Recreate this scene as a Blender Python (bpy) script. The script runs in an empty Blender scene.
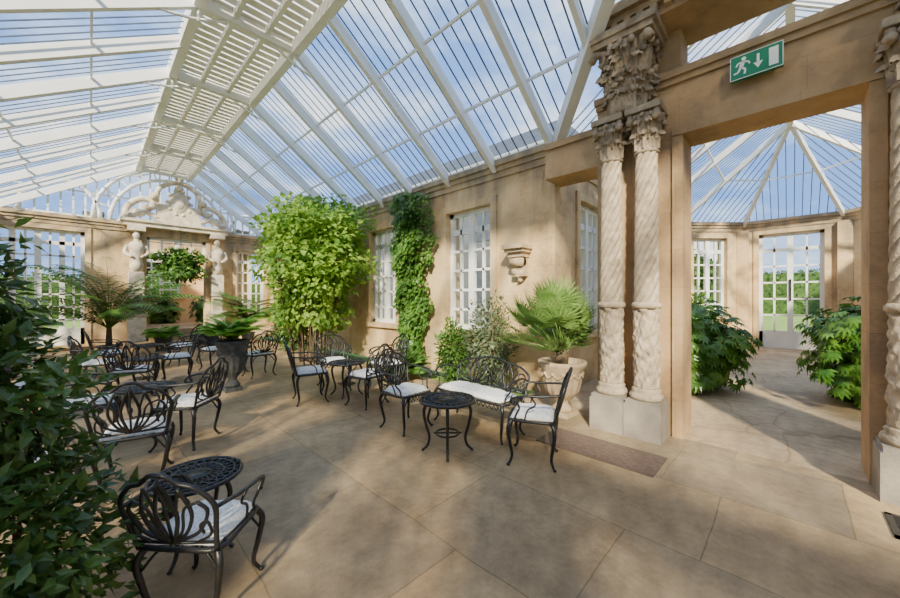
import bpy, math, random
from mathutils import Vector, Matrix
R = random.Random(7)
SC = bpy.context.scene
COL = SC.collection
pi = math.pi

# ---------------------------------------------------------------- mesh builder
class MB:
    def __init__(s):
        s.v = []; s.f = []; s.m = []; s.sm = []
    def add(s, vs, fs, m=0, sm=False):
        o = len(s.v)
        s.v += [tuple(p) for p in vs]
        s.f += [tuple(o+i for i in f) for f in fs]
        s.m += [m]*len(fs); s.sm += [sm]*len(fs)
    def box(s, x0, x1, y0, y1, z0, z1, m=0, T=None):
        vs = [(x0,y0,z0),(x1,y0,z0),(x1,y1,z0),(x0,y1,z0),(x0,y0,z1),(x1,y0,z1),(x1,y1,z1),(x0,y1,z1)]
        if T: vs = [T(*p) for p in vs]
        s.add(vs, [(0,3,2,1),(4,5,6,7),(0,1,5,4),(1,2,6,5),(2,3,7,6),(3,0,4,7)], m)
    def beam(s, p, q, w, h, m=0, up=(0,0,1)):
        p = Vector(p); q = Vector(q); d = (q-p)
        if d.length < 1e-4: return
        d.normalize(); u = Vector(up)
        if abs(d.dot(u)) > .98: u = Vector((1,0,0))
        a = d.cross(u).normalized()*(w/2); b = a.cross(d).normalized()*(h/2)
        vs = [p-a-b,p+a-b,p+a+b,p-a+b,q-a-b,q+a-b,q+a+b,q-a+b]
        s.add(vs, [(0,1,2,3),(7,6,5,4),(0,4,5,1),(1,5,6,2),(2,6,7,3),(3,7,4,0)], m)
    def tube(s, pts, r, seg=6, m=0, flat=1.0):
        pts = [Vector(p) for p in pts]; n = len(pts)
        rs = r if isinstance(r,(list,tuple)) else [r]*n
        t = (pts[1]-pts[0]).normalized()
        a = t.cross(Vector((0,0,1)))
        if a.length < .1: a = t.cross(Vector((0,1,0)))
        a.normalize(); vs = []; fs = []
        for i in range(n):
            if i == 0: t = pts[1]-pts[0]
            elif i == n-1: t = pts[-1]-pts[-2]
            else: t = pts[i+1]-pts[i-1]
            if t.length < 1e-7: t = Vector((0,0,1))
            t.normalize(); a = (a - t*a.dot(t))
            if a.length < 1e-6: a = t.orthogonal()
            a.normalize(); b = t.cross(a)
            for k in range(seg):
                th = 2*pi*k/seg
                vs.append(pts[i] + (a*math.cos(th)+b*math.sin(th)*flat)*rs[i])
        for i in range(n-1):
            for k in range(seg):
                k2 = (k+1) % seg
                fs.append((i*seg+k, i*seg+k2, (i+1)*seg+k2, (i+1)*seg+k))
        fs.append(tuple(range(seg-1,-1,-1))); fs.append(tuple((n-1)*seg+k for k in range(seg)))
        s.add(vs, fs, m, True)
    def lathe(s, prof, c=(0,0,0), seg=24, m=0, rf=None, sm=True):
        vs = []; fs = []; n = len(prof)
        for (r,z) in prof:
            for k in range(seg):
                th = 2*pi*k/seg
                rr = r*(rf(th,z) if rf else 1)
                vs.append((c[0]+rr*math.cos(th), c[1]+rr*math.sin(th), c[2]+z))
        for i in range(n-1):
            for k in range(seg):
                k2 = (k+1) % seg
                fs.append((i*seg+k, i*seg+k2, (i+1)*seg+k2, (i+1)*seg+k))
        fs.append(tuple(range(seg-1,-1,-1))); fs.append(tuple((n-1)*seg+k for k in range(seg)))
        s.add(vs, fs, m, sm)
    def ball(s, c, r, m=0, seg=10, sc=(1,1,1)):
        vs = []; fs = []; nr = seg//2+1
        for i in range(1,nr):
            ph = pi*i/nr
            for k in range(seg):
                th = 2*pi*k/seg
                vs.append((c[0]+r*sc[0]*math.sin(ph)*math.cos(th), c[1]+r*sc[1]*math.sin(ph)*math.sin(th), c[2]+r*sc[2]*math.cos(ph)))
        for i in range(nr-2):
            for k in range(seg):
                k2 = (k+1)%seg
                fs.append((i*seg+k,(i+1)*seg+k,(i+1)*seg+k2,i*seg+k2))
        fs.append(tuple(range(seg))); fs.append(tuple((nr-2)*seg+k for k in range(seg-1,-1,-1)))
        s.add(vs, fs, m, True)
    def leaf(s, b, d, n, L, W, m=0):
        b = Vector(b); d = Vector(d).normalized(); sd = d.cross(Vector(n))
        if sd.length < .05: sd = d.orthogonal()
        sd.normalize(); n = sd.cross(d)
        s.add([b, b+d*L*.42+sd*W*.5+n*W*.12, b+d*L*.5, b+d*L*.42-sd*W*.5+n*W*.12, b+d*L-n*L*.15],
              [(0,2,1),(1,2,4),(0,3,2),(2,3,4)], m)
    def mesh(s, name, mats):
        me = bpy.data.meshes.new(name); me.from_pydata(s.v, [], s.f)
        for mm in (mats if isinstance(mats,(list,tuple)) else [mats]): me.materials.append(mm)
        me.polygons.foreach_set('material_index', s.m)
        me.polygons.foreach_set('use_smooth', s.sm); me.update()
        return me

def cr(pts, n=6):
    P = [Vector(p) for p in pts]; P = [P[0]*2-P[1]] + P + [P[-1]*2-P[-2]]; out = []
    for i in range(1, len(P)-2):
        for k in range(n):
            t = k/n; a,b,c,d = P[i-1],P[i],P[i+1],P[i+2]
            out.append(.5*((2*b)+(c-a)*t+(2*a-5*b+4*c-d)*t*t+(3*b-a-3*c+d)*t**3))
    out.append(P[-2]); return out

def ob(name, me, parent=None, loc=None, rot=0, label=None, cat=None, **kw):
    o = bpy.data.objects.new(name, me); COL.objects.link(o)
    if parent: o.parent = parent
    if loc: o.location = loc
    if rot: o.rotation_euler = (0,0,rot)
    if label: o["label"] = label
    if cat: o["category"] = cat
    for k,v in kw.items(): o[k] = v
    return o
def struct(name, mb, mats, label, cat):
    return ob(name, mb.mesh(name, mats), label=label, cat=cat, kind="structure")
TR = [0]
def trim(mb, mats, label, cat="trim"):
    TR[0] += 1; return struct("trim_%d" % TR[0], mb, mats, label, cat)

# ---------------------------------------------------------------- materials
def newmat(name):
    m = bpy.data.materials.new(name); m.use_nodes = True
    nt = m.node_tree; return m, nt, nt.nodes, nt.links, nt.nodes['Principled BSDF']
def simple(name, c1, c2=None, rough=.6, scale=8, bump=0, bscale=40, metal=0, spec=None):
    m, nt, N, L, b = newmat(name); c2 = c2 or tuple(x*.8 for x in c1)
    tc = N.new('ShaderNodeTexCoord'); no = N.new('ShaderNodeTexNoise'); no.inputs['Scale'].default_value = scale; no.inputs['Detail'].default_value = 5
    L.new(tc.outputs['Object'], no.inputs['Vector'])
    mx = N.new('ShaderNodeValToRGB'); mx.color_ramp.elements[0].position = .35; mx.color_ramp.elements[1].position = .65
    mx.color_ramp.elements[0].color = (*c1,1); mx.color_ramp.elements[1].color = (*c2,1)
    L.new(no.outputs['Fac'], mx.inputs['Fac']); L.new(mx.outputs['Color'], b.inputs['Base Color'])
    b.inputs['Roughness'].default_value = rough; b.inputs['Metallic'].default_value = metal
    if spec is not None: b.inputs['Specular IOR Level'].default_value = spec
    if bump:
        n2 = N.new('ShaderNodeTexNoise'); n2.inputs['Scale'].default_value = bscale; n2.inputs['Detail'].default_value = 6
        L.new(tc.outputs['Object'], n2.inputs['Vector'])
        bp = N.new('ShaderNodeBump'); bp.inputs['Strength'].default_value = bump; bp.inputs['Distance'].default_value = .02
        L.new(n2.outputs['Fac'], bp.inputs['Height']); L.new(bp.outputs['Normal'], b.inputs['Normal'])
    return m
def stone(name, ca, cb, cd, joint=.5, weather=.0):
    m, nt, N, L, b = newmat(name)
    tc = N.new('ShaderNodeTexCoord'); sp = N.new('ShaderNodeSeparateXYZ'); L.new(tc.outputs['Object'], sp.inputs[0])
    ad = N.new('ShaderNodeMath'); L.new(sp.outputs['X'], ad.inputs[0]); L.new(sp.outputs['Y'], ad.inputs[1])
    cb_ = N.new('ShaderNodeCombineXYZ'); L.new(ad.outputs[0], cb_.inputs['X']); L.new(sp.outputs['Z'], cb_.inputs['Y'])
    br = N.new('ShaderNodeTexBrick'); L.new(cb_.outputs[0], br.inputs['Vector'])
    br.inputs['Scale'].default_value = 1; br.inputs['Brick Width'].default_value = .9; br.inputs['Row Height'].default_value = .38
    br.inputs['Mortar Size'].default_value = .003; br.inputs['Mortar Smooth'].default_value = .3
    br.inputs['Color1'].default_value = (1,1,1,1); br.inputs['Color2'].default_value = (.93,.93,.93,1); k = 1-joint
    br.inputs['Mortar'].default_value = (k,k,k,1)
    n1 = N.new('ShaderNodeTexNoise'); n1.inputs['Scale'].default_value = 1.3; n1.inputs['Detail'].default_value = 9; n1.inputs['Roughness'].default_value = .68
    L.new(tc.outputs['Object'], n1.inputs['Vector'])
    r1 = N.new('ShaderNodeValToRGB'); e = r1.color_ramp.elements
    e[0].position = .34; e[0].color = (*cd,1); e[1].position = .68; e[1].color = (*cb,1); x = e.new(.47); x.color = (*ca,1)
    L.new(n1.outputs['Fac'], r1.inputs['Fac'])
    mu = N.new('ShaderNodeMixRGB'); mu.blend_type = 'MULTIPLY'; mu.inputs[0].default_value = 1
    L.new(r1.outputs['Color'], mu.inputs[1]); L.new(br.outputs['Color'], mu.inputs[2]); last = mu.outputs[0]
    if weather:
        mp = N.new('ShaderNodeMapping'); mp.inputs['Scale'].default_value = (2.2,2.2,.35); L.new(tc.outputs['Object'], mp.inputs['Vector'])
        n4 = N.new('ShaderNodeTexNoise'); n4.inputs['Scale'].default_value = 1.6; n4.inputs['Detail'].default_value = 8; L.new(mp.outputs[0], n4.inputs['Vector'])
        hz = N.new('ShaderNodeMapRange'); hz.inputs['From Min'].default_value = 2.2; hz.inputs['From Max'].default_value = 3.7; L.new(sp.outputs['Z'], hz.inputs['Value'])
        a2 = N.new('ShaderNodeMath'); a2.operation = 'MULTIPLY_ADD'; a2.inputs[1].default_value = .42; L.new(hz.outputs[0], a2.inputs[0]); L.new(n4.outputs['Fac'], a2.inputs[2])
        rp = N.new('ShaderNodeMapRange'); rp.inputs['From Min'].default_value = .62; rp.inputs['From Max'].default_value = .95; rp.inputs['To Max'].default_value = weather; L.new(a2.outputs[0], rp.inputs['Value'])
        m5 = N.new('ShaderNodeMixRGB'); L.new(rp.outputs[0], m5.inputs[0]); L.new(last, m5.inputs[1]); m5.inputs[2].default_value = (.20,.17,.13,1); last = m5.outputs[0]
    L.new(last, b.inputs['Base Color']); b.inputs['Roughness'].default_value = .85
    n2 = N.new('ShaderNodeTexNoise'); n2.inputs['Scale'].default_value = 30; n2.inputs['Detail'].default_value = 8; L.new(tc.outputs['Object'], n2.inputs['Vector'])
    bp = N.new('ShaderNodeBump'); bp.inputs['Strength'].default_value = .3; bp.inputs['Distance'].default_value = .02
    L.new(n2.outputs['Fac'], bp.inputs['Height']); L.new(bp.outputs['Normal'], b.inputs['Normal'])
    return m
def paving(name, crazy=False):
    m, nt, N, L, b = newmat(name)
    tc = N.new('ShaderNodeTexCoord')
    n0 = N.new('ShaderNodeTexNoise'); n0.inputs['Scale'].default_value = .9; n0.inputs['Detail'].default_value = 9; n0.inputs['Roughness'].default_value = .62
    L.new(tc.outputs['Object'], n0.inputs['Vector'])
    r = N.new('ShaderNodeValToRGB'); e = r.color_ramp.elements
    e[0].position = .32; e[0].color = (.23,.165,.10,1); e[1].position = .68; e[1].color = (.45,.345,.21,1); x = e.new(.5); x.color = (.33,.248,.152,1)
    L.new(n0.outputs['Fac'], r.inputs['Fac'])
    mu = N.new('ShaderNodeMixRGB'); mu.blend_type = 'MULTIPLY'; mu.inputs[0].default_value = 1; L.new(r.outputs['Color'], mu.inputs[1])
    dn = N.new('ShaderNodeTexNoise'); dn.inputs['Scale'].default_value = 1.3; dn.inputs['Detail'].default_value = 6; L.new(tc.outputs['Object'], dn.inputs['Vector'])
    ma = N.new('ShaderNodeMixRGB'); ma.blend_type = 'LINEAR_LIGHT' if not crazy else 'MIX'; ma.inputs[0].default_value = .25 if crazy else .035; L.new(tc.outputs['Object'], ma.inputs[1]); L.new(dn.outputs['Color'], ma.inputs[2])
    if crazy:
        vo = N.new('ShaderNodeTexVoronoi'); vo.feature = 'DISTANCE_TO_EDGE'; vo.inputs['Scale'].default_value = 1.3; L.new(ma.outputs[0], vo.inputs['Vector'])
        rr = N.new('ShaderNodeValToRGB'); rr.color_ramp.elements[0].color = (1.0,.93,.8,1); rr.color_ramp.elements[1].position = .015; rr.color_ramp.elements[1].color = (1.4,1.38,1.35,1)
        L.new(vo.outputs['Distance'], rr.inputs['Fac']); L.new(rr.outputs['Color'], mu.inputs[2])
    else:
        mp = N.new('ShaderNodeMapping'); mp.inputs['Rotation'].default_value = (0,0,pi/2); mp.inputs['Location'].default_value = (.35,.25,0)
        L.new(ma.outputs[0], mp.inputs['Vector'])
        br = N.new('ShaderNodeTexBrick'); L.new(mp.outputs[0], br.inputs['Vector'])
        br.offset = .37; br.squash = 1.6; br.squash_frequency = 3
        br.inputs['Scale'].default_value = 1; br.inputs['Brick Width'].default_value = 1.0; br.inputs['Row Height'].default_value = .84
        br.inputs['Mortar Size'].default_value = .006; br.inputs['Mortar Smooth'].default_value = .6
        br.inputs['Color1'].default_value = (1.20,1.09,.92,1); br.inputs['Color2'].default_value = (.80,.82,.84,1); br.inputs['Mortar'].default_value = (.66,.62,.54,1)
        L.new(br.outputs['Color'], mu.inputs[2])
    n3 = N.new('ShaderNodeTexNoise'); n3.inputs['Scale'].default_value = 7; n3.inputs['Detail'].default_value = 12; n3.inputs['Roughness'].default_value = .75
    L.new(tc.outputs['Object'], n3.inputs['Vector'])
    m3 = N.new('ShaderNodeMixRGB'); m3.blend_type = 'OVERLAY'; m3.inputs[0].default_value = .8; L.new(mu.outputs[0], m3.inputs[1]); L.new(n3.outputs['Fac'], m3.inputs[2])
    L.new(m3.outputs[0], b.inputs['Base Color']); b.inputs['Roughness'].default_value = .62; b.inputs['Specular IOR Level'].default_value = .25
    bp = N.new('ShaderNodeBump'); bp.inputs['Strength'].default_value = .4; bp.inputs['Distance'].default_value = .01
    L.new(n3.outputs['Fac'], bp.inputs['Height']); L.new(bp.outputs['Normal'], b.inputs['Normal'])
    return m
def leafmat(name, c1, c2, trans=.4, scale=5, rough=.4):
    m, nt, N, L, b = newmat(name)
    tc = N.new('ShaderNodeTexCoord'); no = N.new('ShaderNodeTexNoise'); no.inputs['Scale'].default_value = scale; no.inputs['Detail'].default_value = 6
    L.new(tc.outputs['Object'], no.inputs['Vector'])
    r = N.new('ShaderNodeValToRGB'); r.color_ramp.elements[0].position = .35; r.color_ramp.elements[1].position = .65
    r.color_ramp.elements[0].color = (*c1,1); r.color_ramp.elements[1].color = (*c2,1)
    L.new(no.outputs['Fac'], r.inputs['Fac']); L.new(r.outputs['Color'], b.inputs['Base Color']); b.inputs['Roughness'].default_value = rough
    tr = N.new('ShaderNodeBsdfTranslucent'); L.new(r.outputs['Color'], tr.inputs['Color'])
    mx = N.new('ShaderNodeMixShader'); mx.inputs[0].default_value = trans
    L.new(b.outputs[0], mx.inputs[1]); L.new(tr.outputs[0], mx.inputs[2]); L.new(mx.outputs[0], N['Material Output'].inputs['Surface'])
    return m
def glassmat(name, tint, gl=.05):
    m, nt, N, L, b = newmat(name); N.remove(b)
    t = N.new('ShaderNodeBsdfTransparent'); t.inputs[0].default_value = (*tint,1)
    g = N.new('ShaderNodeBsdfGlossy'); g.inputs['Roughness'].default_value = .08
    mx = N.new('ShaderNodeMixShader'); mx.inputs[0].default_value = gl
    L.new(t.outputs[0], mx.inputs[1]); L.new(g.outputs[0], mx.inputs[2]); L.new(mx.outputs[0], N['Material Output'].inputs['Surface'])
    return m
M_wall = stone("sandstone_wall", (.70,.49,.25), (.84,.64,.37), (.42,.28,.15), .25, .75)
M_pier = stone("sandstone_pier", (.48,.31,.15), (.60,.42,.23), (.31,.20,.11), .25, .3)
M_lime = simple("carved_limestone", (.58,.47,.33), (.32,.25,.17), .85, 9, .4, 50)
M_limed = simple("weathered_carved_stone", (.48,.38,.26), (.24,.18,.12), .9, 7, .5, 40)
M_cream = simple("pale_carved_stone", (.82,.73,.57), (.58,.48,.34), .85, 6, .4, 40)
M_plinth = simple("grey_plinth_stone", (.36,.31,.25), (.25,.22,.18), .85, 5, .3, 40)
M_floor = paving("stone_flags"); M_crazy = paving("crazy_paving", True)
M_white = simple("white_paint", (.90,.90,.86), (.82,.82,.78), .45, 3)
M_bar = simple("blue_grey_glazing_bar", (.09,.12,.18), (.06,.09,.14), .5, 3)
M_slat = simple("ridge_slat_paint", (.90,.90,.86), (.78,.78,.74), .6, 3)
M_glass = glassmat("roof_glass", (.84,.91,.98), .02); M_wglass = glassmat("window_glass", (.92,.95,.94), .05)
M_iron = simple("black_cast_metal", (.012,.012,.013), (.02,.02,.022), .35, 20, .1, 80)
M_cush = simple("mottled_white_cushion", (.84,.84,.82), (.56,.57,.57), .9, 60, .3, 120)
M_terra = simple("buff_urn_stone", (.62,.47,.30), (.44,.32,.20), .85, 8, .3, 40)
M_dark = simple("weathered_dark_stone", (.10,.105,.105), (.05,.055,.055), .8, 12, .4, 50)
M_bark = simple("bark", (.13,.09,.05), (.07,.05,.03), .9, 12, .4, 40)
M_lfB = leafmat("bright_leaf", (.12,.28,.03), (.40,.58,.09), .5, 3)
M_lfF = leafmat("fern_leaf", (.16,.40,.04), (.32,.62,.08), .5, 6)
M_lfM = leafmat("mid_leaf", (.06,.16,.025), (.16,.32,.05), .35, 5)
M_lfH = leafmat("hedge_leaf", (.03,.08,.015), (.08,.16,.03), .15, 2)
M_lfD = leafmat("dark_leaf", (.035,.09,.018), (.10,.20,.035), .35, 5, .25)
M_lfG = leafmat("glossy_leaf", (.05,.17,.02), (.19,.38,.05), .35, 3, .25)
M_lfP = leafmat("palm_leaf", (.13,.27,.05), (.32,.48,.13), .45, 5)
M_grey = leafmat("sage_leaf", (.08,.12,.05), (.17,.22,.11), .3, 5)
M_mat = simple("brown_coir_mat", (.17,.115,.085), (.12,.08,.06), .95, 30, .3, 200)
M_green = simple("sign_green", (.0,.22,.10), (.0,.2,.09), .4, 3)
M_signw = simple("sign_white", (.9,.92,.9), (.88,.9,.88), .4, 3)
M_grass = simple("grass", (.16,.27,.045), (.25,.38,.075), .9, 1.5)
M_slate = simple("slate", (.06,.075,.10), (.04,.05,.07), .6, 4)
M_house = simple("house_stone", (.11,.12,.14), (.07,.08,.095), .9, 1)

# ---------------------------------------------------------------- dims
XL, XR, YF, YB, ZW, ZR = -1.9, 4.7, 14.0, -5.0, 3.63, 5.42
RX0, RX1, TY = 1.0, 2.25, 2.45
XA = 10.9; XP1, XP2 = 12.05, 13.5

def frame(a, b):
    a = Vector((*a,0)); b = Vector((*b,0)); d = (b-a); Ln = d.length; d.normalize(); n = Vector((d.y,-d.x,0))
    return (lambda s,t,z: tuple(a+d*s+n*t+Vector((0,0,z)))), Ln
WN = [0]
def wall(name, a, b, ops, label, th=.35, z0=0, z1=ZW, door=(), cols=4, rows=6, mat=None, special={}):
    T, Ln = frame(a,b); mb = MB(); ss = sorted(set([0,Ln]+[o[0] for o in ops]+[o[1] for o in ops]))
    for i in range(len(ss)-1):
        s0,s1 = ss[i],ss[i+1]; mid = (s0+s1)/2; cuts = [(o[2],o[3]) for o in ops if o[0] <= mid <= o[1]]
        if not cuts: mb.box(s0,s1,0,th,z0,z1,0,T)
        else:
            c = cuts[0]
            if c[0] > z0+.01: mb.box(s0,s1,0,th,z0,c[0],0,T)
            if c[1] < z1-.01: mb.box(s0,s1,0,th,c[1],z1,0,T)
    struct(name, mb, mat or M_wall, label, "wall")
    mb = MB()
    mb.box(0,Ln,-.06,0,z1-.14,z1-.06,0,T); mb.box(0,Ln,-.1,0,z1-.06,z1+.03,0,T); mb.box(0,Ln,-.03,0,z1-.24,z1-.14,0,T)
    trim(mb, M_wall, "moulded sandstone cornice along the top of the wall", "cornice")
    for i,o in enumerate(ops):
        mb = MB(); w = .12
        mb.box(o[0]-w,o[0],-.035,0,o[2],o[3]+w,0,T); mb.box(o[1],o[1]+w,-.035,0,o[2],o[3]+w,0,T); mb.box(o[0],o[1],-.035,0,o[3],o[3]+w,0,T)
        if o[2] > .1: mb.box(o[0]-w-.03,o[1]+w+.03,-.07,0,o[2]-.1,o[2],0,T)
        trim(mb, M_wall, "sandstone surround framing a window opening", "window surround")
        WN[0] += 1; mb = MB(); isd = i in door
        s0,s1,a0,a1 = o; t0,t1 = .10,.17; fw = .08; cc,rr_ = cols,rows
        sp = special.get(i)
        if sp == 'transom': a0 = 2.75; rr_ = 1
        elif sp: cc,rr_ = sp
        if a0 < .05: a0 = .02
        mb.box(s0,s0+fw,t0,t1,a0,a1,0,T); mb.box(s1-fw,s1,t0,t1,a0,a1,0,T); mb.box(s0,s1,t0,t1,a1-fw,a1,0,T); mb.box(s0,s1,t0,t1,a0,a0+(.45 if isd and sp != 'transom' else .08),0,T)
        mid = (s0+s1)/2; mb.box(mid-.06,mid+.06,t0-.01,t1,a0,a1,0,T)
        for c in range(1,cc):
            sx = s0+(s1-s0)*c/cc; ww = .022 if cc < 6 or c % 2 else .055
            if abs(sx-mid) > .05: mb.box(sx-ww,sx+ww,t0+.01,t1-.01,a0,a1,0,T)
        for r in range(1,rr_):
            zz = a0+(a1-a0)*r/rr_; hh = .05 if r == rr_-1 else .022
            mb.box(s0,s1,t0+.01,t1-.01,zz-hh,zz+hh,0,T)
        mb.add([T(s0,.14,a0),T(s1,.14,a0),T(s1,.14,a1),T(s0,.14,a1)],[(0,1,2,3)],1)
        if isd and not sp: mb.box(mid-.02,mid+.02,t0-.05,t0,1.35,1.95,2,T)
        isw = (not isd) or sp == 'transom'
        struct(("window_%d" if isw else "door_%d") % WN[0], mb, [M_white,M_wglass,M_iron],
               "white-painted multi-pane window in the sandstone wall" if isw else "white-painted glazed double door with small panes", "window" if isw else "door")

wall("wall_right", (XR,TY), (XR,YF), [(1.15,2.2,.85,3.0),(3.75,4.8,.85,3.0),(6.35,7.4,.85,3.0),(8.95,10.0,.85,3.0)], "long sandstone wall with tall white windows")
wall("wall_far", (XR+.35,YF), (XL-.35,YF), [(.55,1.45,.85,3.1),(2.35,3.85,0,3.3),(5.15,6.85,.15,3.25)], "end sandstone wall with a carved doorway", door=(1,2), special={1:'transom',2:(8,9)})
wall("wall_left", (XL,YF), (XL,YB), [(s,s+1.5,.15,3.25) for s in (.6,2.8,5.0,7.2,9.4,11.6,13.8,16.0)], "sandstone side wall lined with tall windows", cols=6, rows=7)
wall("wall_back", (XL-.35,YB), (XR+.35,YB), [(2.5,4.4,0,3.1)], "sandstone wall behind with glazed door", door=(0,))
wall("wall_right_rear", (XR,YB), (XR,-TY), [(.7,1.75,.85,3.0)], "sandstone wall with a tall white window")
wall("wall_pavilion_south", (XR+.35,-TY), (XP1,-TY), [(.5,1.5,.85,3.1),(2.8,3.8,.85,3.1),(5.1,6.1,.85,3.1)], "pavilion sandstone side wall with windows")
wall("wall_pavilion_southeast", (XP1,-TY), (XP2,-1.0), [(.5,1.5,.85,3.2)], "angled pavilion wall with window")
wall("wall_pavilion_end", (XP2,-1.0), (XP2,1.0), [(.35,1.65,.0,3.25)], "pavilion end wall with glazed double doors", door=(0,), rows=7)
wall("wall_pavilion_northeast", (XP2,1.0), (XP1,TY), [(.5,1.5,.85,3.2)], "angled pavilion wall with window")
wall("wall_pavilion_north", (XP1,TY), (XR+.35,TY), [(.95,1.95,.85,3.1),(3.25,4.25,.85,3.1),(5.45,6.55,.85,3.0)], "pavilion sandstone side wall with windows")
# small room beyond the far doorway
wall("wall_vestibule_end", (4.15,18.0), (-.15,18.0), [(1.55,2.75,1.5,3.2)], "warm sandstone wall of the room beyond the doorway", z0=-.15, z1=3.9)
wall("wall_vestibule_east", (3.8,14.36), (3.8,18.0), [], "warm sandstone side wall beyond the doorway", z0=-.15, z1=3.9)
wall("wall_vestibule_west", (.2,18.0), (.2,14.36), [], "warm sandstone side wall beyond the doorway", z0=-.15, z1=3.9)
mb = MB()
for (x,y) in ((XP2-.05,1.0),(XP2-.05,-1.0),(XP1-.02,TY-.05),(XP1-.02,-TY+.05)):
    mb.box(x-.1,x+.05,y-.13,y+.13,0,3.4)
trim(mb, M_wall, "plain sandstone pilasters at the pavilion corners", "pilaster")

# ---------------------------------------------------------------- floors
mb = MB(); mb.box(XL-.3,4.15,YB-.3,YF+.3,-.12,0); struct("floor", mb, M_floor, "large worn stone paving flags", "floor")
mb = MB(); mb.box(4.15,XP2+.35,-TY-.3,TY+.3,-.12,0); struct("floor.001", mb, M_crazy, "irregular stone crazy paving", "floor")
mb = MB(); mb.box(-60,100,-60,110,-.4,-.15); ob("lawn", mb.mesh("lawn",M_grass), label="mown green lawn outside the glass", cat="lawn", kind="structure")

# ---------------------------------------------------------------- roof
gl = MB(); bars = MB(); raf = MB()
gl.add([(XL,YB,ZW),(XL,YF,ZW),(RX0,YF,ZR),(RX0,YB,ZR)],[(0,1,2,3)])
for sg in (1,-1):
    ye = YF if sg > 0 else YB
    gl.add([(XR,sg*TY,ZW),(XR,ye,ZW),(RX1,ye,ZR),(RX1,0,ZR)],[(0,1,2,3)])
    gl.add([(RX1,0,ZR),(XR,sg*TY,ZW),(XP1,sg*TY,ZW),(XA,0,ZR)],[(0,1,2,3)])
    gl.add([(XA,0,ZR),(XP1,sg*TY,ZW),(XP2,sg*1.0,ZW)],[(0,1,2)])
gl.add([(XA,0,ZR),(XP2,1.0,ZW),(XP2,-1.0,ZW)],[(0,1,2)])
BW,BH = .016,.012; SP = .1615
y = YB+.1
while y < YF-.02:
    bars.beam((XL,y,ZW),(RX0,y,ZR),BW,BH)
    if abs(y) >= TY: bars.beam((XR,y,ZW),(RX1,y,ZR),BW,BH)
    else:
        x = RX1+abs(y); bars.beam((x,y,ZR-(x-RX1)*(ZR-ZW)/(XR-RX1)),(RX1,y,ZR),BW,BH)
    y += SP
def tz(y): return ZR-abs(y)*(ZR-ZW)/TY
def tr_ext(x):
    y0 = TY; y1 = 0
    if x < XR: y0 = x-RX1
    if x > XA: y1 = (x-XA)/(XP1-XA)*TY
    return y0,y1
x = RX1+.15
while x < XP1:
    for sg in (1,-1):
        y0,y1 = tr_ext(x)
        if not (3.7 < x < 4.6): bars.beam((x,sg*y0,tz(y0)),(x,sg*y1,tz(y1)),BW,BH)
    x += SP
def tri(A,B,Pp,n,m,w,h):
    A = Vector(A); B = Vector(B); Pp = Vector(Pp); M = (A+B)/2
    for i in range(1,n):
        t = i/n; b = A.lerp(B,t); m.beam(b, b+(Pp-M)*(1-abs(2*t-1)), w,h)
AP = (XA,0,ZR)
tri((XP2,-1,ZW),(XP2,1,ZW),AP,13,bars,BW,BH)
for sg in (1,-1): tri((XP2,sg*1.0,ZW),(XP1,sg*TY,ZW),AP,13,bars,BW,BH)
RW,RH = .075,.16
def low(p,d=.085): return (p[0],p[1],p[2]-d)
y = TY
while y < YF+.01:
    raf.beam(low((XR,y,ZW)),low((RX1,y,ZR)),RW,RH); y += 1.05
y = TY-7*1.05
while y < YF+.01:
    raf.beam(low((XL,y,ZW)),low((RX0,y,ZR)),RW,RH); y += 1.05
for y in (-TY,-3.6,-5):
    raf.beam(low((XR,y,ZW)),low((RX1,y,ZR)),RW,RH)
for sg in (1,-1):
    raf.beam(low((XR,sg*TY,ZW)),low((RX1,0,ZR)),.13,.2)
    for yy in (.8,1.6):
        x = RX1+yy; raf.beam(low((x,sg*yy,tz(yy))),low((RX1,sg*yy,ZR)),RW*.8,RH*.7)
    for x in (3.4,5.3,6.4,7.5,8.6,9.7):
        y0,y1 = tr_ext(x); raf.beam(low((x,sg*y0,tz(y0))),low((x,sg*y1,tz(y1))),RW*.8,RH*.8)
    raf.beam(low(AP),low((XP1,sg*TY,ZW)),.07,.12); raf.beam(low(AP),low((XP2,sg*1.0,ZW)),.07,.12)
    for f in (.5,):
        yy = TY*(1-f); zz = tz(yy)-.05
        a = (XP1+(XA-XP1)*f, sg*yy, zz); b = (XP2+(XA-XP2)*f, sg*(1-f), zz)
        raf.beam((4.6,sg*yy,zz),a,.03,.04); raf.beam(a,b,.025,.03); raf.beam(b,(b[0],0,zz),.025,.03)
raf.beam(low((RX1,0,ZR),.075),low(AP,.075),.10,.15)
for f in (.33,.66):
    x = XR+(RX1-XR)*f; z = ZW+(ZR-ZW)*f-.03
    yy = TY*(1-f); raf.beam((x,yy,z),(x,YF,z),.025,.04); raf.beam((x,-yy,z),(x,YB,z),.025,.04)
    x = XL+(RX0-XL)*f; raf.beam((x,YB,z),(x,YF,z),.025,.04)
raf.beam((XL+.03,YB,ZW+.03),(XL+.03,YF,ZW+.03),.1,.1); raf.beam((XR-.03,TY,ZW+.05),(XR-.03,YF,ZW+.05),.1,.1)
for x in (RX0,RX1): raf.beam((x,YB,ZR-.06),(x,YF,ZR-.06),.12,.26)
struct("ceiling", gl, M_glass, "pitched clear glass roof panes", "glass roof")
trim(bars, M_bar, "thin blue-grey metal glazing bars holding the roof glass", "glazing bars")
trim(raf, M_white, "white-painted rafters and purlins of the glass roof", "roof frame")
mb = MB(); y = YB
while y < YF:
    mb.beam((RX0,y,ZR+.01),(RX1,y,ZR+.01),.13,.02); y += .165
trim(mb, M_slat, "slatted off-white ridge ventilator panel", "ridge panel")
mb = MB(); y = TY-7*1.05
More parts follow.
